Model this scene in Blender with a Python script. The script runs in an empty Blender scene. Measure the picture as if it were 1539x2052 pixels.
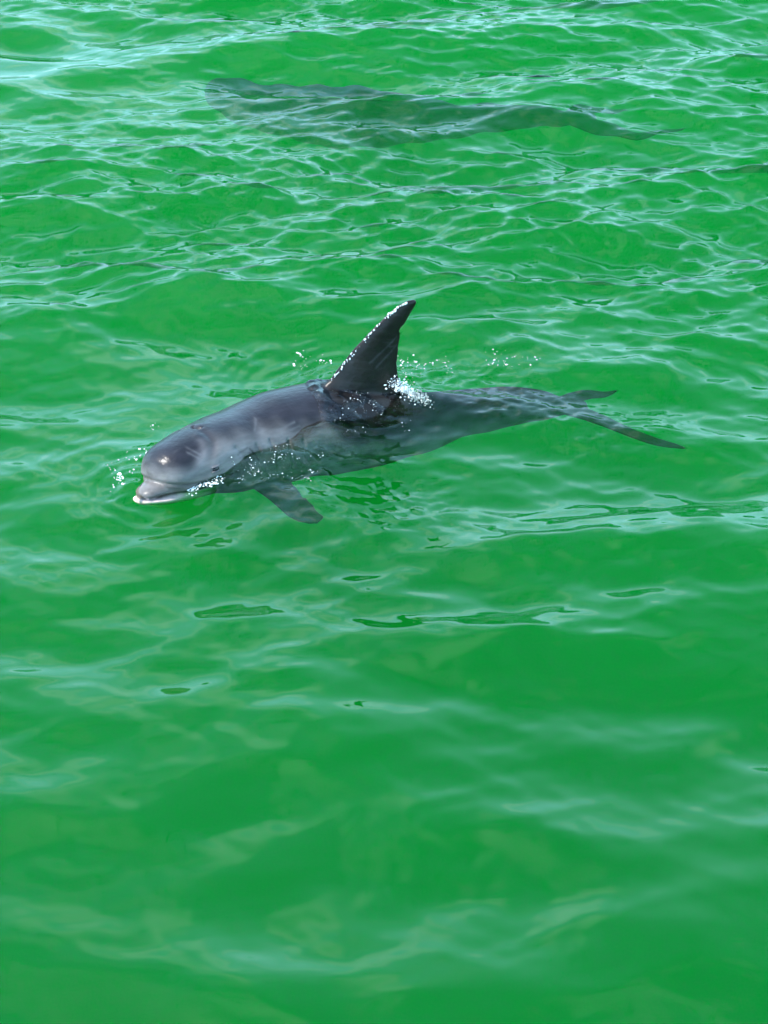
import bpy, math, random
import numpy as np

# ------------------------------------------------------------------ camera, sky, sun, exposure
scene = bpy.context.scene
R = math.radians
CAM_H, PITCH, HALF_V = 3.5, R(33.5), R(17.15)
cam_data = bpy.data.cameras.new("camera")
cam_data.sensor_fit = 'VERTICAL'
cam_data.sensor_height = 24.0
cam_data.lens = 12.0 / math.tan(HALF_V)
cam_data.clip_end = 20000
camera = bpy.data.objects.new("camera", cam_data)
scene.collection.objects.link(camera)
camera.location = (0, 0, CAM_H)
camera.rotation_euler = (math.pi / 2 - PITCH, 0, 0)
scene.camera = camera

SUN_ELEV, SUN_AZ = R(56), R(-104)          # azimuth measured from +Y (away from the camera) towards +X
world = bpy.data.worlds.new("World")
scene.world = world
world.use_nodes = True
wn, wl = world.node_tree.nodes, world.node_tree.links
bg = wn["Background"]
sky = wn.new("ShaderNodeTexSky")
sky.sky_type = 'NISHITA'
sky.sun_disc = False
sky.sun_elevation = SUN_ELEV
sky.sun_rotation = SUN_AZ
sky.air_density = 1.0
sky.dust_density = 0.4
sky.ozone_density = 3.0
# broken bright cloud over the whole sky, laid out on a flat cloud layer overhead
tc = wn.new("ShaderNodeTexCoord")
sep = wn.new("ShaderNodeSeparateXYZ"); wl.new(tc.outputs['Generated'], sep.inputs[0])
zz = wn.new("ShaderNodeMath"); zz.operation = 'MAXIMUM'; zz.inputs[1].default_value = 0.0; wl.new(sep.outputs[2], zz.inputs[0])
za = wn.new("ShaderNodeMath"); za.operation = 'ADD'; za.inputs[1].default_value = 0.12; wl.new(zz.outputs[0], za.inputs[0])
dv = wn.new("ShaderNodeVectorMath"); dv.operation = 'DIVIDE'
cb = wn.new("ShaderNodeCombineXYZ")
for _k in range(3):
    wl.new(za.outputs[0], cb.inputs[_k])
wl.new(tc.outputs['Generated'], dv.inputs[0]); wl.new(cb.outputs[0], dv.inputs[1])
cn = wn.new("ShaderNodeTexNoise"); cn.noise_dimensions = '2D'
cn.inputs['Scale'].default_value = 2.2; cn.inputs['Detail'].default_value = 3; cn.inputs['Roughness'].default_value = 0.45
wl.new(dv.outputs[0], cn.inputs['Vector'])
cr = wn.new("ShaderNodeMapRange"); cr.interpolation_type = 'SMOOTHSTEP'
cr.inputs[1].default_value = 0.44; cr.inputs[2].default_value = 0.86
wl.new(cn.outputs[0], cr.inputs[0])
cm = wn.new("ShaderNodeMix"); cm.data_type = 'RGBA'
# the air whitens towards the horizon all round
hz = wn.new("ShaderNodeMapRange"); hz.interpolation_type = 'LINEAR'
hz.inputs[1].default_value = 0.0; hz.inputs[2].default_value = 0.95; hz.inputs[3].default_value = 1.0; hz.inputs[4].default_value = 0.0
wl.new(sep.outputs[2], hz.inputs[0])
hm = wn.new("ShaderNodeMix"); hm.data_type = 'RGBA'
wl.new(hz.outputs[0], hm.inputs['Factor']); wl.new(sky.outputs[0], hm.inputs['A'])
hm.inputs['B'].default_value = (2.5, 5.3, 7.4, 1)
cf = wn.new("ShaderNodeMath"); cf.operation = 'MULTIPLY'; cf.inputs[1].default_value = 0.75
wl.new(cr.outputs[0], cf.inputs[0])
wl.new(cf.outputs[0], cm.inputs['Factor']); wl.new(hm.outputs['Result'], cm.inputs['A'])
cm.inputs['B'].default_value = (6.0, 7.8, 8.8, 1)
wl.new(cm.outputs['Result'], bg.inputs[0])
bg.inputs[1].default_value = 0.15

sun_data = bpy.data.lights.new("sun", 'SUN')
sun_data.energy = 2.0
sun_data.angle = R(0.5)
sun_data.color = (1.0, 0.95, 0.88)
sun = bpy.data.objects.new("sun", sun_data)
scene.collection.objects.link(sun)
# the lamp shines along its local -Z
sun.rotation_euler = (math.pi / 2 - SUN_ELEV, 0, math.pi - SUN_AZ)
sun.location = (-20, 5, 30)

scene.view_settings.view_transform = 'Standard'
scene.view_settings.look = 'None'
scene.view_settings.gamma = 1.0
scene.view_settings.exposure = 1.85
scene.view_settings.use_curve_mapping = False

cy = scene.cycles
cy.use_denoising = True
cy.max_bounces = 8
cy.diffuse_bounces = 2
cy.glossy_bounces = 2
cy.transmission_bounces = 4
cy.transparent_max_bounces = 12
cy.volume_bounces = 1
cy.use_adaptive_sampling = True
cy.adaptive_threshold = 0.03
cy.adaptive_min_samples = 16
cy.sample_clamp_indirect = 4.0

rng = np.random.default_rng(7)
random.seed(7)


def at(px, py, z=0.0):
    """world point seen at a pixel of the 1539 x 2052 photograph, at height z"""
    tv = math.tan(HALF_V)
    x = (px - 769.5) / 769.5 * tv * 0.75
    y = -(py - 1026) / 1026 * tv
    c, s = math.cos(PITCH), math.sin(PITCH)
    d = np.array([x, c + y * s, -s + y * c])
    return np.array([0, 0, CAM_H]) + d * ((z - CAM_H) / d[2])


def new_mesh_object(name, verts, faces, material, parent=None, smooth=True):
    me = bpy.data.meshes.new(name)
    me.from_pydata([tuple(v) for v in verts], [], faces)
    me.validate()
    if smooth:
        me.polygons.foreach_set("use_smooth", [True] * len(me.polygons))
    ob = bpy.data.objects.new(name, me)
    if material:
        me.materials.append(material)
    ob.parent = parent
    scene.collection.objects.link(ob)
    return ob


# ------------------------------------------------------------------ water surface: a sum of many wind waves
def make_waves():
    comps = []
    r = np.random.default_rng(21)
    # (wavelength from, to, count, rms slope of the band, main heading deg, spread deg)
    for lo, hi, n, slope, head, spread in (
            (1.6, 3.2, 10, 0.060, 262, 22),
            (0.8, 1.6, 24, 0.110, 276, 26),
            (0.40, 0.8, 44, 0.145, 265, 28),
            (0.20, 0.40, 64, 0.170, 274, 32),
            (0.11, 0.20, 64, 0.185, 268, 36),
            (0.06, 0.11, 44, 0.115, 270, 45)):
        for i in range(n):
            lam = lo * (hi / lo) ** r.random()
            a = R(head + spread * r.normal() * 0.8)
            k = 2 * math.pi / lam
            amp = slope * math.sqrt(2.0 / n) / k
            comps.append((k * math.cos(a), k * math.sin(a), k, amp, r.random() * 2 * math.pi, lam))
    return comps


WAVES = make_waves()


def sstep(a, b, x):
    t = np.clip((x - a) / (b - a), 0, 1)
    return t * t * (3 - 2 * t)


def cheap_noise(x, y, seed, scale):
    r = np.random.default_rng(seed)
    v = np.zeros_like(x)
    for i in range(9):
        a = r.random() * 6.283
        k = (0.6 + 1.1 * r.random()) / scale
        v += np.sin(k * (x * math.cos(a) + y * math.sin(a)) + r.random() * 6.283)
    return v / 3.0


# ---- the main animal's spine and girth, needed for the water it drags along
def interp(tab, s):
    """smooth (monotone-ish cubic) interpolation of a table [(s, a, b, ...)]"""
    t = np.array(tab, float)
    xs = t[:, 0]
    out = []
    for c in range(1, t.shape[1]):
        v = t[:, c]
        d = np.diff(v) / np.diff(xs)
        mm = np.zeros_like(v); mm[0] = d[0]; mm[-1] = d[-1]
        for i in range(1, len(v) - 1):
            mm[i] = 0 if d[i - 1] * d[i] <= 0 else 2 * d[i - 1] * d[i] / (d[i - 1] + d[i])
        i = np.clip(np.searchsorted(xs, s) - 1, 0, len(xs) - 2)
        hh = xs[i + 1] - xs[i]
        u = np.clip((s - xs[i]) / hh, 0, 1)
        out.append((2 * u**3 - 3 * u**2 + 1) * v[i] + (u**3 - 2 * u**2 + u) * hh * mm[i]
                   + (-2 * u**3 + 3 * u**2) * v[i + 1] + (u**3 - u**2) * hh * mm[i + 1])
    return out


def spline(sp, s):
    """natural cubic spline with linear ends, all columns"""
    x = sp[:, 0]; n = len(x)
    A = np.zeros((n, n)); h = np.diff(x)
    A[0, 0] = A[-1, -1] = 1
    for i in range(1, n - 1):
        A[i, i - 1] = h[i - 1]; A[i, i] = 2 * (h[i - 1] + h[i]); A[i, i + 1] = h[i]
    out = []
    for c in range(1, sp.shape[1]):
        v = sp[:, c]
        rhs = np.zeros(n)
        rhs[1:-1] = 3 * ((v[2:] - v[1:-1]) / h[1:] - (v[1:-1] - v[:-2]) / h[:-1])
        cc = np.linalg.solve(A, rhs)
        bb = (v[1:] - v[:-1]) / h - h * (2 * cc[:-1] + cc[1:]) / 3
        dd = (cc[1:] - cc[:-1]) / (3 * h)
        i = np.clip(np.searchsorted(x, s) - 1, 0, n - 2)
        u = s - x[i]
        val = v[i] + bb[i] * u + cc[i] * u * u + dd[i] * u**3
        lo = s < x[0]; val = np.where(lo, v[0] + bb[0] * (s - x[0]), val)
        hi = s > x[-1]; hN = h[-1]
        endslope = bb[-1] + 2 * cc[-2] * hN + 3 * dd[-1] * hN * hN
        val = np.where(hi, v[-1] + endslope * (s - x[-1]), val)
        out.append(val)
    return out


def bend(P, spine):
    """carry straight-space points along the spine: rows s, x, y, z, roll (deg)"""
    sp = np.array(spine, float)

    def C(s):
        return np.stack(spline(sp, s), -1)

    s = P[:, 0]
    c0 = C(s)
    t = C(s + 0.02)[:, :3] - C(s - 0.02)[:, :3]
    t /= np.linalg.norm(t, axis=1)[:, None]
    b = np.cross(np.array([0, 0, 1.0]), t); b /= np.linalg.norm(b, axis=1)[:, None]
    nn = np.cross(t, b)
    ro = np.radians(c0[:, 3])[:, None]
    b2 = b * np.cos(ro) + nn * np.sin(ro); n2 = nn * np.cos(ro) - b * np.sin(ro)
    return c0[:, :3] + b2 * P[:, 1:2] + n2 * P[:, 2:3]



BODY = [  # s, half width, above, below, axis z
    (0.080, 0.012, 0.012, 0.012, 0.012),
    (0.086, 0.048, 0.044, 0.040, 0.012),
    (0.104, 0.082, 0.070, 0.065, 0.012),
    (0.140, 0.110, 0.096, 0.085, 0.013),
    (0.205, 0.130, 0.117, 0.105, 0.010),
    (0.290, 0.144, 0.134, 0.122, 0.008),
    (0.350, 0.152, 0.145, 0.135, 0.004),
    (0.430, 0.164, 0.158, 0.148, 0.0),
    (0.560, 0.178, 0.168, 0.172, 0.0),
    (0.750, 0.196, 0.190, 0.190, 0.0),
    (0.950, 0.198, 0.196, 0.192, 0.0),
    (1.150, 0.178, 0.188, 0.168, 0.0),
    (1.400, 0.128, 0.156, 0.110, 0.0),
    (1.650, 0.094, 0.124, 0.086, 0.0),
    (1.850, 0.076, 0.102, 0.080, 0.0),
    (2.020, 0.054, 0.078, 0.068, 0.0),
    (2.160, 0.034, 0.038, 0.032, 0.0),
    (2.270, 0.028, 0.016, 0.014, 0.0)]
def spine_from(rows):
    """rows: s, photo x, photo y of the back's crest, its height, crest height above axis, roll"""
    out = []
    for s, px, py, zc, up, roll in rows:
        q = at(px, py, zc)
        out.append((s, q[0], q[1], zc - up, roll))
    return out


SPINE_A = [(0.02, -0.938, 5.398, 0.064, -7), (0.18, -0.842, 5.518, 0.030, -8), (0.36, -0.728, 5.653, 0.003, -9)] + spine_from([
    (0.56, 475, 828, 0.128, 0.168, -8),
    (0.95, 640, 779, 0.115, 0.196, -3),
    (1.35, 810, 790, 0.005, 0.170, 0),
    (1.75, 970, 782, -0.085, 0.112, -2),
    (2.00, 1075, 788, -0.145, 0.070, 1),
    (2.20, 1150, 803, -0.215, 0.030, 2)])


def back_height(x, y):
    """top of the animal's back above each point, its distance along the body, and how far out to the side"""
    ss = np.linspace(0.4, 1.9, 160)
    Q = bend(np.stack([ss, ss * 0, ss * 0], 1), SPINE_A)
    w, up, dn, cz = interp(BODY, ss)
    top = np.full(x.shape, -9.0); sv = np.zeros(x.shape); lv = np.full(x.shape, 9.0)
    bd = np.full(x.shape, 9.0)
    for i in range(len(ss)):
        d = np.hypot(x - Q[i, 0], y - Q[i, 1])
        m = d < bd
        bd[m] = d[m]; sv[m] = ss[i]
        lat = np.clip(d / w[i], 0, 1)
        t = Q[i, 2] + up[i] * np.sqrt(1 - lat ** 2.2)
        top[m] = np.where(lat < 1, t, -9)[m]; lv[m] = lat[m]
    return top, sv, lv


FIN = at(735, 790)
HEAD = at(300, 985)
# places where the animal heaps the water up: photo x, y, height it reaches, metres wide along x, along y
MOUNDS = ((690, 850, 0.030, 0.14, 0.09), (830, 790, 0.030, 0.16, 0.12),
          (560, 905, 0.052, 0.15, 0.08), (640, 862, 0.045, 0.12, 0.08), (262, 965, 0.030, 0.07, 0.12), (250, 1005, -0.012, 0.16, 0.12),
          (350, 1000, -0.022, 0.13, 0.06), (900, 725, 0.030, 0.30, 0.10), (560, 745, -0.015, 0.25, 0.15),
          (1180, 740, 0.020, 0.30, 0.08))
# churned patches: photo x, y, wide, deep, strength
CHURN = ((712, 805, 0.16, 0.15, 1.0), (560, 925, 0.20, 0.10, 1.0), (430, 968, 0.10, 0.05, 0.8), (250, 950, 0.08, 0.14, 0.7),
         (620, 730, 0.16, 0.16, 0.6), (900, 730, 0.30, 0.14, 0.8), (700, 880, 0.25, 0.10, 0.5), (1060, 760, 0.25, 0.12, 0.5), (780, 980, 0.34, 0.24, 0.42), (1220, 830, 0.34, 0.20, 0.45), (1010, 790, 0.25, 0.10, 0.5), (430, 1060, 0.30, 0.14, 0.15))
MOUND_W = [(at(px, py, max(hh, 0)), hh, a, b) for px, py, hh, a, b in MOUNDS]
CHURN_W = [(at(px, py, 0.06), a, b, c) for px, py, a, b, c in CHURN]
_r = np.random.default_rng(3)
RIPPLES = []
for _i in range(46):
    _lam = 0.030 * (0.13 / 0.030) ** _r.random()
    RIPPLES.append((2 * math.pi / _lam, _r.random() * 6.283, _r.random() * 6.283, 0.30 * math.sqrt(2 / 46) * _lam / 6.283))


def surface(x, y):
    """horizontal shift and height of the water at rest position x, y"""
    x = np.asarray(x, np.float32); y = np.asarray(y, np.float32)
    far = sstep(3.8, 7.6, y)
    edge = 1 - sstep(5.5, 40, np.abs(x)) * 0.6
    patch = 0.75 + 0.35 * cheap_noise(x * 0.7, y, 5, 0.9)
    wx = x + 0.07 * cheap_noise(x, y, 11, 0.45)
    wy = y + 0.04 * cheap_noise(x, y, 12, 0.40)
    h = np.zeros_like(x); dx = np.zeros_like(x); dy = np.zeros_like(x)

    def add(sel, short):
        X, Y, fr, ed, pt = wx[sel], wy[sel], far[sel], edge[sel], patch[sel]
        nf = ((1 - sstep(4.0, 7, np.abs(x))) * (1 - sstep(13.5, 17, y)) * sstep(-1, 1.5, y))[sel]
        H = np.zeros_like(X); DX = np.zeros_like(X); DY = np.zeros_like(X)
        for kx, ky, k, amp, ph, lam in WAVES:
            if (lam < 0.8) != short:
                continue
            if lam > 1.6:
                m = 1.0
            elif lam > 0.8:
                m = (0.70 + 0.33 * fr) * ed
            elif lam > 0.4:
                m = (0.80 + 0.36 * fr) * nf
            elif lam > 0.2:
                m = (0.42 + 0.70 * fr) * nf * pt
            else:
                m = (0.22 + 0.90 * fr) * nf * pt
            p = np.float32(kx) * X + np.float32(ky) * Y + np.float32(ph)
            a = amp * m
            H += a * np.cos(p)
            sn = a * np.sin(p) * 0.35
            DX -= kx / k * sn
            DY -= ky / k * sn
        h[sel] += H; dx[sel] += DX; dy[sel] += DY

    add(np.ones(x.shape, bool), False)
    add((np.abs(x) < 7) & (y > -1) & (y < 17), True)
    # a little calmer close to the animal, then its own wash
    d = np.hypot((x - FIN[0] + 0.25) / 1.4, (y - FIN[1] + 0.2) / 0.7)
    calm = 1 - 0.42 * np.exp(-d * d)
    h *= calm; dx *= calm; dy *= calm
    for q, hh, a, b in MOUND_W:
        h += hh * np.exp(-((x - q[0]) / a) ** 2 - ((y - q[1]) / b) ** 2)
    # rings running out from the snout and the fin
    for q, a0, lam, reach in ((HEAD, 0.0034, 0.085, 0.30), (FIN, 0.0036, 0.075, 0.35)):
        r_ = np.hypot(x - q[0], (y - q[1])) + 0.02 * cheap_noise(x, y, 44, 0.07)
        w_ = 1 + 0.5 * np.sin(3 * np.arctan2(y - q[1], x - q[0]) + 1.0)
        h += a0 * w_ * np.cos(r_ * (6.283 / lam)) * np.exp(-r_ / reach) * sstep(0.06, 0.16, r_)
    near = (np.abs(x) < 2.2) & (y > 4.2) & (y < 7.6)
    if near.any():
        X, Y = x[near], y[near]
        ch = np.zeros_like(X)
        for q, a, b, c in CHURN_W:
            ch = np.maximum(ch, c * np.exp(-(((X - q[0]) / a) ** 2 + ((Y - q[1]) / b) ** 2) ** 1.5))
        rp = np.zeros_like(X)
        for k, a, ph, amp in RIPPLES:
            rp += amp * np.cos(k * (X * math.cos(a) + Y * math.sin(a)) + ph)
        hn = h[near] + rp * ch
        top, sv, lv = back_height(X, Y)
        fr = 0.5 + 0.5 * cheap_noise(X, Y, 31, 0.035)
        on = sstep(0.84, 0.93, sv + 0.05 * (fr - 0.5)) * (1 - sstep(1.35, 1.6, sv))
        rag = 0.012 + 1.5 * rp + 0.010 * (fr - 0.5)
        sheet = np.where(top > -1, top + rag - 0.06 * (1 - on), -9)
        h[near] = np.maximum(hn, sheet)
    return dx, dy, h


def principled(name):
    m = bpy.data.materials.new(name)
    m.use_nodes = True
    return m, m.node_tree.nodes, m.node_tree.links, m.node_tree.nodes["Principled BSDF"]


def water_material():
    m = bpy.data.materials.new("sea_water")
    m.use_nodes = True
    n, l = m.node_tree.nodes, m.node_tree.links
    n.remove(n["Principled BSDF"])
    out = n["Material Output"]
    fres = n.new("ShaderNodeFresnel"); fres.inputs['IOR'].default_value = 1.333
    tr = n.new("ShaderNodeBsdfTransparent")
    gl = n.new("ShaderNodeBsdfGlossy"); gl.inputs['Roughness'].default_value = 0.04
    mix = n.new("ShaderNodeMixShader")
    l.new(fres.outputs[0], mix.inputs[0]); l.new(tr.outputs[0], mix.inputs[1]); l.new(gl.outputs[0], mix.inputs[2])
    l.new(mix.outputs[0], out.inputs['Surface'])
    sc = n.new("ShaderNodeVolumeScatter")
    sc.inputs['Color'].default_value = (0.001, 0.305, 0.032, 1)
    sc.inputs['Density'].default_value = 0.58
    sc.inputs['Anisotropy'].default_value = 0.0
    ab = n.new("ShaderNodeVolumeAbsorption")
    ab.inputs['Color'].default_value = (0.0, 0.78, 0.50, 1)
    ab.inputs['Density'].default_value = 0.86
    add = n.new("ShaderNodeAddShader")
    l.new(sc.outputs[0], add.inputs[0]); l.new(ab.outputs[0], add.inputs[1])
    l.new(add.outputs[0], out.inputs['Volume'])
    m.cycles.homogeneous_volume = True
    return m


def grow(start, step, limit, ratio=1.16):
    v, out = start, []
    while abs(v) < limit:
        step *= ratio
        v += step
        out.append(v)
    return out


def build_water():
    st = 0.0125
    fine = 0.0065
    ax = [np.arange(-3.9, -1.25, st), np.arange(-1.25, 1.25, fine), np.arange(1.25, 3.9, st)]
    ay = [np.arange(2.0, 5.1, st), np.arange(5.1, 6.75, fine), np.arange(6.75, 13.2, st)]
    xi = np.concatenate(ax); yi = np.concatenate(ay)
    xs = np.array(grow(xi[0], -st, 3000)[::-1] + list(xi) + grow(xi[-1], st, 3000))
    ys = np.array(grow(yi[0], -st, 3000)[::-1] + list(yi) + grow(yi[-1], st, 3000))
    X, Y = np.meshgrid(xs.astype(np.float32), ys.astype(np.float32))
    dx, dy, h = surface(X, Y)
    nx, ny = len(xs), len(ys)
    co = np.stack([X + dx, Y + dy, h], -1).reshape(-1, 3)
    idx = np.arange(nx * ny).reshape(ny, nx)
    quads = np.stack([idx[:-1, :-1], idx[:-1, 1:], idx[1:, 1:], idx[1:, :-1]], -1).reshape(-1, 4)
    b = nx * ny
    zb = -15.0
    bot = np.array([[xs[0], ys[0], zb], [xs[-1], ys[0], zb], [xs[-1], ys[-1], zb], [xs[0], ys[-1], zb]])
    co = np.vstack([co, bot])
    sides = [list(idx[0, ::-1]) + [b, b + 1], list(idx[::-1, -1]) + [b + 1, b + 2],
             list(idx[-1, :]) + [b + 2, b + 3], list(idx[:, 0]) + [b + 3, b], [b + 3, b + 2, b + 1, b]]
    loops = np.concatenate([quads.ravel()] + [np.array(s) for s in sides]).astype(np.int32)
    counts = np.concatenate([np.full(len(quads), 4), [len(s) for s in sides]]).astype(np.int32)
    starts = np.concatenate([[0], np.cumsum(counts)[:-1]]).astype(np.int32)
    me = bpy.data.meshes.new("water")
    me.vertices.add(len(co)); me.vertices.foreach_set("co", co.ravel().astype(np.float32))
    me.loops.add(len(loops)); me.loops.foreach_set("vertex_index", loops)
    me.polygons.add(len(counts))
    me.polygons.foreach_set("loop_start", starts); me.polygons.foreach_set("loop_total", counts)
    sm = np.ones(len(counts), bool); sm[-5:] = False
    me.polygons.foreach_set("use_smooth", sm)
    me.update(calc_edges=True)
    me.materials.append(water_material())
    ob = bpy.data.objects.new("water", me)
    scene.collection.objects.link(ob)
    ob["kind"] = "structure"
    return ob



water = build_water()

# ------------------------------------------------------------------ dolphin, modelled straight and then bent along a spine
# straight space: x = distance from the snout tip towards the tail, y = sideways, z = up
def tube(V, F, tab, n=40, rings=90, power=2.2):
    """tab rows: s, half width, height above axis, depth below axis, axis z"""
    s = np.linspace(tab[0][0], tab[-1][0], rings)
    # more rings near the ends
    w, up, dn, cz = interp(tab, s)
    a = np.linspace(0, 2 * math.pi, n, endpoint=False)
    ca, sa = np.cos(a), np.sin(a)
    ex = 2.0 / power
    cx = np.sign(ca) * np.abs(ca) ** ex; cyy = np.sign(sa) * np.abs(sa) ** ex
    b0 = len(V)
    for i in range(rings):
        hz = np.where(sa > 0, up[i], dn[i])
        for j in range(n):
            V.append((s[i], w[i] * cx[j], cz[i] + hz[j] * cyy[j]))
    for i in range(rings - 1):
        for j in range(n):
            k = (j + 1) % n
            F.append((b0 + i * n + j, b0 + i * n + k, b0 + (i + 1) * n + k, b0 + (i + 1) * n + j))
    F.append(tuple(b0 + j for j in range(n))[::-1])
    F.append(tuple(b0 + (rings - 1) * n + j for j in range(n)))


def fin(V, F, lead, trail, thick, normal, n=14):
    """lens-section blade: lead and trail are matching lists of 3D points, thick the half thickness"""
    nrm = np.array(normal, float)
    b0 = len(V)
    ring = []
    us = (1 - np.cos(np.linspace(0, math.pi, n))) / 2
    for Lp, Tp, th in zip(lead, trail, thick):
        Lp, Tp = np.array(Lp, float), np.array(Tp, float)
        prof = 2.6 * (0.30 * np.sqrt(us) - 0.126 * us * 1.1 - 0.17 * us**2) * th / 0.30
        prof = np.clip(prof, th * 0.10, None)
        for u, q in zip(us, prof):
            V.append(tuple(Lp + (Tp - Lp) * u + nrm * q))
        for u, q in list(zip(us, prof))[::-1]:
            V.append(tuple(Lp + (Tp - Lp) * u - nrm * q))
    c = 2 * n
    for i in range(len(lead) - 1):
        for j in range(c):
            k = (j + 1) % c
            F.append((b0 + i * c + j, b0 + i * c + k, b0 + (i + 1) * c + k, b0 + (i + 1) * c + j))
    F.append(tuple(b0 + j for j in range(c))[::-1])
    e = b0 + (len(lead) - 1) * c
    F.append(tuple(e + j for j in range(c)))


UPPER_JAW = [
    (0.018, 0.014, 0.009, 0.006, -0.056),
    (0.024, 0.032, 0.016, 0.010, -0.056),
    (0.042, 0.048, 0.028, 0.014, -0.053),
    (0.085, 0.061, 0.036, 0.020, -0.046),
    (0.130, 0.076, 0.046, 0.026, -0.040),
    (0.220, 0.090, 0.050, 0.040, -0.036),
    (0.330, 0.110, 0.050, 0.050, -0.040)]
LOWER_JAW = [
    (0.004, 0.014, 0.007, 0.008, -0.073),
    (0.011, 0.034, 0.011, 0.014, -0.073),
    (0.036, 0.052, 0.012, 0.018, -0.074),
    (0.080, 0.066, 0.013, 0.024, -0.077),
    (0.130, 0.079, 0.016, 0.028, -0.079),
    (0.220, 0.086, 0.030, 0.036, -0.082),
    (0.330, 0.105, 0.040, 0.044, -0.084)]


def straight_dolphin(folded=False):
    V, F = [], []
    tube(V, F, BODY, n=56, rings=150)
    tube(V, F, UPPER_JAW, n=32, rings=50)
    tube(V, F, LOWER_JAW, n=32, rings=50)
    # dorsal fin, swept back, base buried in the back
    lead = [(0.86, 0.10), (0.915, 0.165), (0.970, 0.232), (1.021, 0.336), (1.079, 0.440), (1.133, 0.526), (1.176, 0.578),
            (1.214, 0.601), (1.244, 0.607), (1.258, 0.605)]
    trail = [(1.42, 0.10), (1.345, 0.165), (1.268, 0.240), (1.236, 0.320), (1.226, 0.390), (1.222, 0.447), (1.227, 0.495),
             (1.248, 0.545), (1.268, 0.582), (1.270, 0.596)]
    th = [0.060, 0.052, 0.038, 0.026, 0.019, 0.017, 0.015, 0.013, 0.010, 0.007]
    fin(V, F, [(a, 0, c) for a, c in lead], [(a, 0, c) for a, c in trail], th, (0, 1, 0))
    # flukes: one blade each side
    for sd in (-1, 1):
        if sd > 0:
            lead = [(2.00, 0.0), (2.06, 0.035), (2.13, 0.075), (2.21, 0.105), (2.30, 0.130), (2.39, 0.148), (2.47, 0.158), (2.525, 0.160)]
            trail = [(2.235, 0.0), (2.25, 0.025), (2.30, 0.045), (2.35, 0.070), (2.41, 0.095), (2.46, 0.120), (2.51, 0.145), (2.538, 0.160)]
        else:
            lead = [(2.04, 0.0), (2.09, 0.04), (2.16, 0.095), (2.25, 0.165), (2.35, 0.235), (2.45, 0.300), (2.55, 0.350), (2.61, 0.372)]
            trail = [(2.235, 0.0), (2.28, 0.03), (2.36, 0.085), (2.43, 0.150), (2.50, 0.215), (2.57, 0.285), (2.62, 0.338), (2.645, 0.372)]
        lead = [(a, c * sd, 0) for a, c in lead]; trail = [(a, c * sd, 0) for a, c in trail]
        fin(V, F, lead, trail, [0.020, 0.019, 0.016, 0.013, 0.010, 0.008, 0.007, 0.006], (0, 0, 1))
        # pectoral flippers, held out, down and back
        d = np.array([0.92, 0.22 * sd, -0.22] if folded else [0.30, 0.74 * sd, -0.70]); d /= np.linalg.norm(d)
        base = np.array([0.565, 0.130 * sd, -0.145])
        ch = np.array([0.1, -0.1 * sd, 0.95] if folded else [0.93, -0.22 * sd, 0.30]); ch -= d * ch.dot(d); ch /= np.linalg.norm(ch)
        nr = np.cross(d, ch)
        le, tr = [], []
        for t, a, b in ((-0.06, -0.04, 0.13), (0.0, -0.03, 0.140), (0.07, -0.015, 0.152), (0.15, 0.005, 0.165), (0.20, 0.035, 0.178),
                        (0.24, 0.075, 0.186), (0.265, 0.120, 0.192)):
            le.append(base + d * t + ch * a); tr.append(base + d * t + ch * b)
        fin(V, F, le, tr, [0.022, 0.021, 0.018, 0.015, 0.012, 0.009, 0.006], nr)
    me = bpy.data.meshes.new("tmp")
    me.from_pydata(V, [], F)
    ob = bpy.data.objects.new("tmp", me)
    scene.collection.objects.link(ob)
    rm = ob.modifiers.new("r", 'REMESH'); rm.mode = 'VOXEL'; rm.voxel_size = 0.0052; rm.adaptivity = 0.0
    sm = ob.modifiers.new("s", 'SMOOTH'); sm.factor = 0.5; sm.iterations = 4
    dg = bpy.context.evaluated_depsgraph_get()
    res = bpy.data.meshes.new_from_object(ob.evaluated_get(dg))
    bpy.data.objects.remove(ob)
    bpy.data.meshes.remove(me)
    return res


def seg_dist(P, poly):
    """distance of points (n,2) to a polyline"""
    best = np.full(len(P), 1e9)
    poly = np.array(poly, float)
    for a, b in zip(poly[:-1], poly[1:]):
        ab = b - a
        t = np.clip(((P - a) @ ab) / (ab @ ab), 0, 1)
        best = np.minimum(best, np.linalg.norm(P - (a + t[:, None] * ab), axis=1))
    return best


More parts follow.
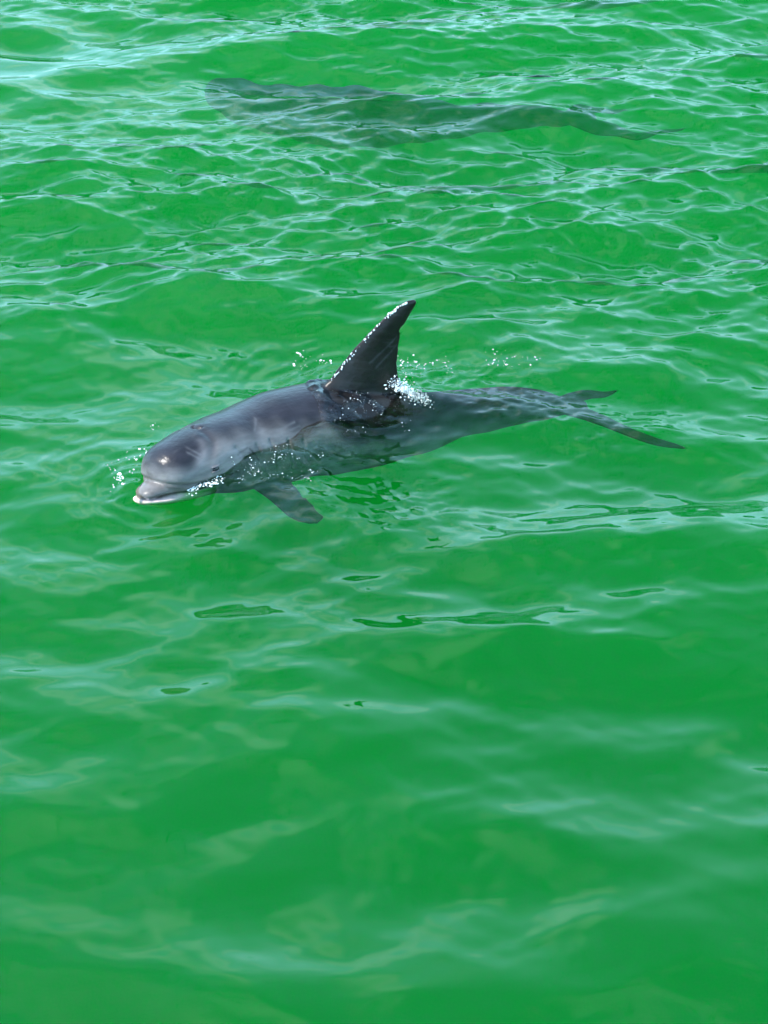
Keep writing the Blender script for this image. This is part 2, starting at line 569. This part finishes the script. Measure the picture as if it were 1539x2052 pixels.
def detail_and_colour(me):
    nv = len(me.vertices)
    co = np.empty(nv * 3, np.float32); me.vertices.foreach_get("co", co); co = co.reshape(-1, 3).astype(float)
    nr = np.empty(nv * 3, np.float32); me.vertex_normals.foreach_get("vector", nr); nr = nr.reshape(-1, 3).astype(float)
    s, y, z = co.T
    SZ = co[:, [0, 2]]
    ay = np.abs(y)
    disp = np.zeros(nv)
    side = sstep(0.02, 0.05, ay)
    g = lambda d, w: np.exp(-(d / w) ** 2)
    # mouth line running back to the corner below the eye
    mouth = [(-0.02, -0.062), (0.05, -0.062), (0.13, -0.060), (0.20, -0.060), (0.26, -0.052), (0.29, -0.044)]
    dm = seg_dist(SZ, mouth)
    disp -= 0.0055 * g(dm, 0.006) * (s < 0.30)
    # crease round the base of the melon
    crease = [(0.080, -0.006), (0.11, -0.012), (0.17, -0.020), (0.25, -0.026), (0.32, -0.022), (0.37, -0.03)]
    dc = seg_dist(SZ, crease)
    disp -= 0.0055 * g(dc, 0.0075) * (z > -0.06)
    # eye swelling and slit
    de = np.hypot((s - 0.292) / 1.3, z - 0.020)
    disp += 0.006 * g(de, 0.020) * (ay > 0.05)
    # blowhole crescent
    db = np.hypot((s - 0.335 - 8 * y * y), 0) + 10 * np.clip(ay - 0.024, 0, None)
    disp -= 0.012 * g(db, 0.008) * (z > 0.09)
    disp += 0.004 * g(np.hypot(s - 0.365, ay), 0.03) * (z > 0.09)
    # groove that sets the melon off from the brow, and skin folds of the turned neck
    brow = [(0.330, 0.15), (0.325, 0.115), (0.295, 0.075), (0.250, 0.035), (0.205, 0.010), (0.16, -0.005)]
    dbr = seg_dist(SZ, brow)
    disp -= 0.0042 * g(dbr, 0.014) * sstep(0.02, 0.05, ay) * sstep(0.04, 0.10, z)
    disp += 0.0008 * g(seg_dist(SZ, [(a - 0.028, b + 0.006) for a, b in brow[1:]]), 0.018) * sstep(0.02, 0.05, ay)
    disp += 0.0060 * g(np.hypot((s - 0.32) / 1.5, z - 0.06), 0.040) * sstep(0.05, 0.09, ay)
    for f in ([(0.50, 0.06), (0.52, 0.0), (0.53, -0.06)], [(0.58, 0.07), (0.61, 0.0), (0.62, -0.07)],
              [(0.44, 0.02), (0.47, -0.06)], [(0.40, 0.07), (0.435, 0.02)], [(0.68, 0.06), (0.70, -0.05)], [(0.76, 0.05), (0.77, -0.04)]):
        disp -= 0.0055 * g(seg_dist(SZ, f), 0.009)
    disp += 0.0012 * np.sin(s * 31 + 3 * z) * np.sin(z * 40 + 5 * s) * sstep(0.35, 0.5, s)
    isfin = (z > 0.25) & (s > 0.9) & (s < 1.45)
    # nicks in the trailing edge of the fin
    co2 = co + nr * disp[:, None]
    nick = isfin & (np.hypot(s - 1.226, z - 0.47) < 0.018)
    co2[nick, 0] -= 0.012
    # ---- colour pattern
    lerp = lambda a, b, t: a + (b - a) * t[:, None]
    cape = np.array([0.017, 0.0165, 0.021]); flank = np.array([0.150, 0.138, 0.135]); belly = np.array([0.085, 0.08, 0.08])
    dark = np.array([0.011, 0.0092, 0.008]); pink = np.array([0.80, 0.62, 0.58])
    wob = 0.012 * np.sin(s * 23) + 0.008 * np.sin(s * 57 + 1)
    edge = np.interp(s, [0, 0.14, 0.22, 0.30, 0.45, 0.8, 1.2, 1.8, 2.3], [0.03, 0.03, 0.055, 0.085, 0.105, 0.100, 0.03, -0.05, -0.1]) + wob
    col = lerp(np.tile(flank, (nv, 1)), cape, sstep(-0.050, 0.050, z - edge))
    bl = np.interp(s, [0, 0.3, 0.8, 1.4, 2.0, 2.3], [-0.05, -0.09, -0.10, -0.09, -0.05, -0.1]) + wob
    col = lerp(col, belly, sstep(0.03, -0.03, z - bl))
    finmask = np.clip(sstep(0.190, 0.235, z + 0.03 * np.sin(s * 60)) * (s > 0.9) * (s < 1.5), 0, 1)
    col = lerp(col, dark * 2.4, finmask)
    col = lerp(col, dark * 0.8, 0.9 * sstep(0.90, 0.98, s + wob) * (1 - sstep(1.25, 1.36, s + wob)) * sstep(0.0, 0.08, z))  # dark look of the rippled water sheet painted into the skin below the fin
    col = lerp(col, dark * 0.45, ((s > 2.0)) * sstep(0.04, 0.08, ay))
    bw, bu, bd_, bz = interp(BODY, np.clip(s, 0.09, 2.26))
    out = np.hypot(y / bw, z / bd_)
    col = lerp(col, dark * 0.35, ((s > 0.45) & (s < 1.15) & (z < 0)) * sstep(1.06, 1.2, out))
    # snout grey with a pale pink lower jaw edge and tip
    col = lerp(col, np.array([0.140, 0.126, 0.118]), (s < 0.16) * (z < 0.0) * 1.0)
    jaw = sstep(-0.059, -0.066, z) * sstep(0.34, 0.22, s)
    col = lerp(col, pink, jaw * 1.0)
    # dark mouth line and eye patch; shade in melon crease and brow groove painted dark
    col = lerp(col, np.array([0.05, 0.045, 0.045]), 0.8 * g(dm, 0.005) * (s > 0.03) * (s < 0.30))
    col = lerp(col, np.array([0.07, 0.065, 0.07]), 0.7 * g(dc, 0.007) * (s > 0.14) * (s < 0.38) * (ay > 0.04))
    col = lerp(col, np.array([0.08, 0.075, 0.08]), 0.85 * g(de, 0.013))
    col = lerp(col, np.array([0.20, 0.19, 0.195]), 0.28 * g(seg_dist(SZ, [(0.285, 0.115), (0.255, 0.075), (0.205, 0.04), (0.155, 0.012)]), 0.016) * (ay > 0.03))  # highlight streak on the melon painted as paler skin
    col = lerp(col, cape * 1.3, 0.35 * g(dbr, 0.012) * (ay > 0.02) * sstep(0.05, 0.10, z))
    for line, tone, amt in (([(0.46, 0.055), (0.50, 0.0)], 0.03, 0.8), ([(0.455, 0.035), (0.475, 0.01)], 0.03, 0.5),
                            ([(0.62, 0.10), (0.74, 0.125)], 0.10, 0.5), ([(0.63, 0.085), (0.76, 0.11)], 0.11, 0.5),
                            ([(0.65, 0.07), (0.77, 0.095)], 0.10, 0.4), ([(0.52, 0.115), (0.57, 0.15)], 0.09, 0.5),
                            ([(0.40, 0.045), (0.45, 0.06)], 0.05, 0.6), ([(1.10, 0.32), (1.20, 0.44)], 0.05, 0.4),
                            ([(1.13, 0.30), (1.21, 0.40)], 0.05, 0.4), ([(0.23, 0.075), (0.20, 0.10)], 0.12, 0.4),
                            ([(0.245, 0.085), (0.215, 0.112)], 0.12, 0.4), ([(0.80, 0.10), (0.86, 0.06)], 0.12, 0.4)):
        col = lerp(col, np.array([tone, tone * 0.96, tone]), amt * g(seg_dist(SZ, line), 0.0045))
    me.vertices.foreach_set("co", co2.astype(np.float32).ravel())
    at_c = me.attributes.new("skin", 'FLOAT_COLOR', 'POINT')
    at_c.data.foreach_set("color", np.hstack([np.clip(col, 0, 1), np.ones((nv, 1))]).astype(np.float32).ravel())
    at_r = me.attributes.new("rest", 'FLOAT_VECTOR', 'POINT')
    at_r.data.foreach_set("vector", co.astype(np.float32).ravel())
    me.polygons.foreach_set("use_smooth", [True] * len(me.polygons))
    return co2


def skin_material():
    m, n, l, p = principled("wet_dolphin_skin")
    c = n.new("ShaderNodeAttribute"); c.attribute_name = "skin"
    r = n.new("ShaderNodeAttribute"); r.attribute_name = "rest"
    nz = n.new("ShaderNodeTexNoise"); nz.inputs['Scale'].default_value = 14; nz.inputs['Detail'].default_value = 5
    mp = n.new("ShaderNodeMapping"); mp.inputs['Scale'].default_value = (0.5, 1, 1.6)
    l.new(r.outputs['Vector'], mp.inputs[0]); l.new(mp.outputs[0], nz.inputs['Vector'])
    ramp = n.new("ShaderNodeMapRange"); ramp.inputs[1].default_value = 0.3; ramp.inputs[2].default_value = 0.7
    ramp.inputs[3].default_value = 0.60; ramp.inputs[4].default_value = 1.40
    l.new(nz.outputs[0], ramp.inputs[0])
    # fine pale scratches
    wv = n.new("ShaderNodeTexNoise"); wv.inputs['Scale'].default_value = 60; wv.inputs['Detail'].default_value = 2
    mp2 = n.new("ShaderNodeMapping"); mp2.inputs['Scale'].default_value = (0.12, 1, 1); mp2.inputs['Rotation'].default_value = (0, 0.35, 0.2)
    l.new(r.outputs['Vector'], mp2.inputs[0]); l.new(mp2.outputs[0], wv.inputs['Vector'])
    sr = n.new("ShaderNodeMapRange"); sr.inputs[1].default_value = 0.60; sr.inputs[2].default_value = 0.75
    sr.inputs[3].default_value = 0.0; sr.inputs[4].default_value = 0.12
    l.new(wv.outputs[0], sr.inputs[0])
    mul = n.new("ShaderNodeVectorMath"); mul.operation = 'SCALE'
    l.new(c.outputs['Color'], mul.inputs[0]); l.new(ramp.outputs[0], mul.inputs['Scale'])
    mx = n.new("ShaderNodeMix"); mx.data_type = 'RGBA'
    l.new(sr.outputs[0], mx.inputs['Factor']); l.new(mul.outputs[0], mx.inputs['A'])
    mx.inputs['B'].default_value = (0.10, 0.097, 0.10, 1)
    l.new(mx.outputs['Result'], p.inputs['Base Color'])
    p.inputs['Roughness'].default_value = 0.30
    p.inputs['IOR'].default_value = 1.30
    gp = n.new("ShaderNodeNewGeometry"); sx = n.new("ShaderNodeSeparateXYZ"); l.new(gp.outputs['Position'], sx.inputs[0])
    wet = n.new("ShaderNodeMapRange"); wet.inputs[1].default_value = -0.02; wet.inputs[2].default_value = 0.02
    wet.inputs[3].default_value = 0.0; wet.inputs[4].default_value = 0.5
    l.new(sx.outputs[2], wet.inputs[0]); l.new(wet.outputs[0], p.inputs['Specular IOR Level'])
    p.inputs['Coat Weight'].default_value = 0.0
    p.inputs['Coat Roughness'].default_value = 0.12
    fb = n.new("ShaderNodeTexNoise"); fb.inputs['Scale'].default_value = 45; fb.inputs['Detail'].default_value = 3
    l.new(r.outputs['Vector'], fb.inputs['Vector'])
    bp = n.new("ShaderNodeBump"); bp.inputs['Distance'].default_value = 0.0025; bp.inputs['Strength'].default_value = 0.7
    l.new(fb.outputs[0], bp.inputs['Height']); l.new(bp.outputs[0], p.inputs['Normal'])
    l.new(bp.outputs[0], p.inputs['Coat Normal'])
    return m


SKIN = skin_material()
m_eye, n_, l_, p_ = principled("eye_black")
p_.inputs['Base Color'].default_value = (0.008, 0.007, 0.007, 1)
p_.inputs['Roughness'].default_value = 0.08
m_lid, n_, l_, p_ = principled("eyelid")
p_.inputs['Base Color'].default_value = (0.10, 0.092, 0.095, 1)
p_.inputs['Roughness'].default_value = 0.35


def lens(n=10, m=6):
    V, F = [], []
    for i in range(m + 1):
        a = math.pi * i / m
        for j in range(n):
            b = 2 * math.pi * j / n
            V.append((math.sin(a) * math.cos(b), math.cos(a), math.sin(a) * math.sin(b)))
    for i in range(m):
        for j in range(n):
            F.append((i * n + j, i * n + (j + 1) % n, (i + 1) * n + (j + 1) % n, (i + 1) * n + j))
    return np.array(V), F


STRAIGHT = straight_dolphin()
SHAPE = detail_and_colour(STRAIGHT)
SLIM = straight_dolphin(True)
SLIM_SHAPE = detail_and_colour(SLIM)


def dolphin(label, spine, group, tint=(1, 1, 1), source=STRAIGHT, shape=SHAPE, refract_wobble=0.006):
    me = source.copy()
    me.name = "dolphin"
    P = bend(shape, spine)
    # wobble put into the shape of parts well under water, standing in for refraction
    dep = np.clip((-0.05 - P[:, 2]) / 0.15, 0, 1) * refract_wobble
    P[:, 2] += dep * cheap_noise(P[:, 0], P[:, 1], 71, 0.055)
    P[:, 1] += dep * 1.6 * cheap_noise(P[:, 0], P[:, 1] * 0.6, 72, 0.060)
    org = P.mean(0); org[2] = P[:, 2].min()
    me.vertices.foreach_set("co", (P - org).astype(np.float32).ravel())
    me.update()
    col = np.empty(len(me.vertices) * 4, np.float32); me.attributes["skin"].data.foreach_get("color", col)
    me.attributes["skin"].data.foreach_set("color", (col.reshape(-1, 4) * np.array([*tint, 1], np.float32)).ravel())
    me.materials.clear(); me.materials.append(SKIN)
    ob = bpy.data.objects.new("dolphin", me)
    scene.collection.objects.link(ob)
    ob.location = org
    ob["label"] = label; ob["category"] = "dolphin"; ob["group"] = group
    V, F = lens()
    for sd in (-1, 1):
        E = V * np.array([0.017, 0.009, 0.009]) + np.array([0.292, 0.1475 * sd, 0.020])
        new_mesh_object("eye", bend(E, spine) - org, F, m_eye, ob)
        for dz in (0.0100, -0.0100):
            E = V * np.array([0.023, 0.008, 0.0042]) + np.array([0.292, 0.1485 * sd, 0.020 + dz])
            new_mesh_object("eyelid", bend(E, spine) - org, F, m_lid, ob)
    return ob


dol = dolphin("grey dolphin lifting its head and back fin out of the green water", SPINE_A, "dolphins swimming in the sea")

SPINE_B = spine_from([
    (0.00, 400, 160, -0.56, 0.030, 78),
    (0.34, 500, 169, -0.44, 0.144, 80),
    (0.95, 715, 181, -0.37, 0.196, 82),
    (1.35, 860, 194, -0.35, 0.160, 80),
    (1.75, 1010, 208, -0.36, 0.092, 60),
    (2.20, 1170, 228, -0.48, 0.030, 25)])
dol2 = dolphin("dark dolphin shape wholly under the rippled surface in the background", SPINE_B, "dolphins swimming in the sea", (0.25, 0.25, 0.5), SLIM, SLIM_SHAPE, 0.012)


# ------------------------------------------------------------------ foam and spray
m_foam, n_, l_, p_ = principled("foam")
p_.inputs['Base Color'].default_value = (0.72, 0.75, 0.74, 1)
p_.inputs['Roughness'].default_value = 0.35
p_.inputs['Subsurface Weight'].default_value = 0.0
ICO_V = []
_t = (1 + 5 ** 0.5) / 2
for _a in (-1, 1):
    for _b in (-_t, _t):
        ICO_V += [(_a, _b, 0), (0, _a, _b), (_b, 0, _a)]
ICO_V = np.array(ICO_V) / math.hypot(1, _t)
ICO_F = []
for _i in range(12):
    for _j in range(_i + 1, 12):
        for _k in range(_j + 1, 12):
            _p = ICO_V[[_i, _j, _k]]
            if max(np.linalg.norm(_p[0] - _p[1]), np.linalg.norm(_p[1] - _p[2]), np.linalg.norm(_p[0] - _p[2])) < 1.2:
                nrm = np.cross(_p[1] - _p[0], _p[2] - _p[0])
                ICO_F.append((_i, _j, _k) if nrm.dot(_p.mean(0)) > 0 else (_i, _k, _j))


def blobs(name, label, category, items):
    """items: list of (centre, (rx, ry, rz)) joined into one mass of foam"""
    V, F = [], []
    for c, r3 in items:
        b = len(V)
        jit = 1 + 0.30 * (rng.random((12, 1)) - 0.5)
        V += list(ICO_V * jit * np.array(r3) + c)
        F += [(i + b, j + b, k + b) for i, j, k in ICO_F]
    ob = new_mesh_object(name, V, F, m_foam)
    ob["kind"] = "stuff"; ob["label"] = label; ob["category"] = category
    return ob


def on_water(px, py):
    px = np.atleast_1d(px).astype(float); py = np.atleast_1d(py).astype(float)
    z = np.zeros(len(px))
    for _ in range(3):
        Q = np.array([at(a_, b_, c_) for a_, b_, c_ in zip(px, py, z)])
        z = surface(Q[:, 0], Q[:, 1])[2].astype(float)
    return np.array([at(a_, b_, c_) for a_, b_, c_ in zip(px, py, z)])


def scatter_px(cx, cy, sx, sy, n, r0, r1, lift=0.01):
    out = []
    # drops come in little clusters
    kx = cx + sx * rng.normal(size=max(3, n // 6)); ky = cy + sy * rng.normal(size=max(3, n // 6))
    pick = rng.integers(0, len(kx), n)
    Q = on_water(kx[pick] + sx * 0.28 * rng.normal(size=n), ky[pick] + sy * 0.28 * rng.normal(size=n))
    for q in Q:
        r = r0 * (r1 / r0) ** (rng.random() ** 2.6)
        q = q + np.array([0, 0, lift * rng.random() ** 2])
        out.append((q, (r * (1 + 0.5 * rng.random()), r, r * (0.6 + 0.4 * rng.random()))))
    return out


# spray round the snout, along the cheek and in front of the melon
it = scatter_px(245, 958, 9, 9, 40, 0.0012, 0.006) + scatter_px(262, 930, 26, 28, 34, 0.0011, 0.0045, 0.03)
it += scatter_px(290, 915, 7, 7, 12, 0.002, 0.006, 0.03)
_u = rng.random(150)
for q in on_water(375 + 75 * _u + 4 * rng.normal(size=150), 984 - 28 * _u + 5 * rng.normal(size=150)):
    r = 0.0009 + 0.0034 * rng.random() ** 3
    it.append((q, (r * 1.4, r, r * 0.8)))
blobs("splash_foam", "white bubbles and spray washing round the dolphin's snout and cheek", "foam", it)
# broken water over the shoulder
it = scatter_px(560, 912, 36, 9, 70, 0.0008, 0.0032) + scatter_px(500, 945, 22, 12, 55, 0.0008, 0.0032) + scatter_px(585, 950, 26, 10, 40, 0.0008, 0.003)
blobs("splash_foam", "sparkling white specks on the broken water over the dolphin's shoulder", "foam", it)
# heap behind the dorsal fin, beads over its base and white beads standing in for sun glints along its front edge, spray either side
it = []
for _ in range(1000):
    u = rng.random()
    P = np.array([[1.225 + 0.16 * u + 0.02 * rng.normal(), -0.03 + 0.035 * rng.normal() - 0.03 * u,
                   0.225 - 0.06 * u + 0.055 * rng.random() ** 1.5 * (1 - u * 0.6) * (0.6 + 0.4 * math.sin(u * 17))]])
    r = 0.0009 + 0.0036 * rng.random() ** 4
    it.append((bend(P, SPINE_A)[0], (r * 1.2, r, r)))
EDGE = [(0.970, 0.232), (1.021, 0.336), (1.079, 0.440), (1.133, 0.526), (1.176, 0.578), (1.214, 0.601)]
for u in np.clip(rng.choice([0.05, 0.12, 0.22, 0.36, 0.45, 0.60, 0.70, 0.82, 0.93], 130) + 0.035 * rng.normal(size=130), 0, 1):
    k = min(int(u * 5), 4); f = u * 5 - k
    a_, b_ = EDGE[k], EDGE[k + 1]
    w = 0.004 + 0.004 * rng.random()
    P = np.array([[a_[0] + (b_[0] - a_[0]) * f + w * 0.3 + 0.003 * rng.normal(), -0.008 + 0.004 * rng.normal(), a_[1] + (b_[1] - a_[1]) * f - 0.002]])
    r = 0.0008 + 0.0030 * rng.random() ** 1.5
    it.append((bend(P, SPINE_A)[0], (r, r, r * 1.6)))
it += scatter_px(725, 800, 44, 26, 150, 0.0007, 0.0026, 0.006)
blobs("splash_foam", "white foam heaped behind the dolphin's back fin with white beads as sun glints along its edge", "foam", it)
it = scatter_px(635, 732, 34, 14, 40, 0.0012, 0.006, 0.02)
blobs("splash_foam", "loose white drops on the water left of the back fin", "foam", it)
it = scatter_px(860, 735, 38, 16, 60, 0.0012, 0.0055, 0.02) + scatter_px(1000, 722, 60, 7, 40, 0.0011, 0.0045)
blobs("splash_foam", "white drops strung along the wake right of the back fin", "foam", it)
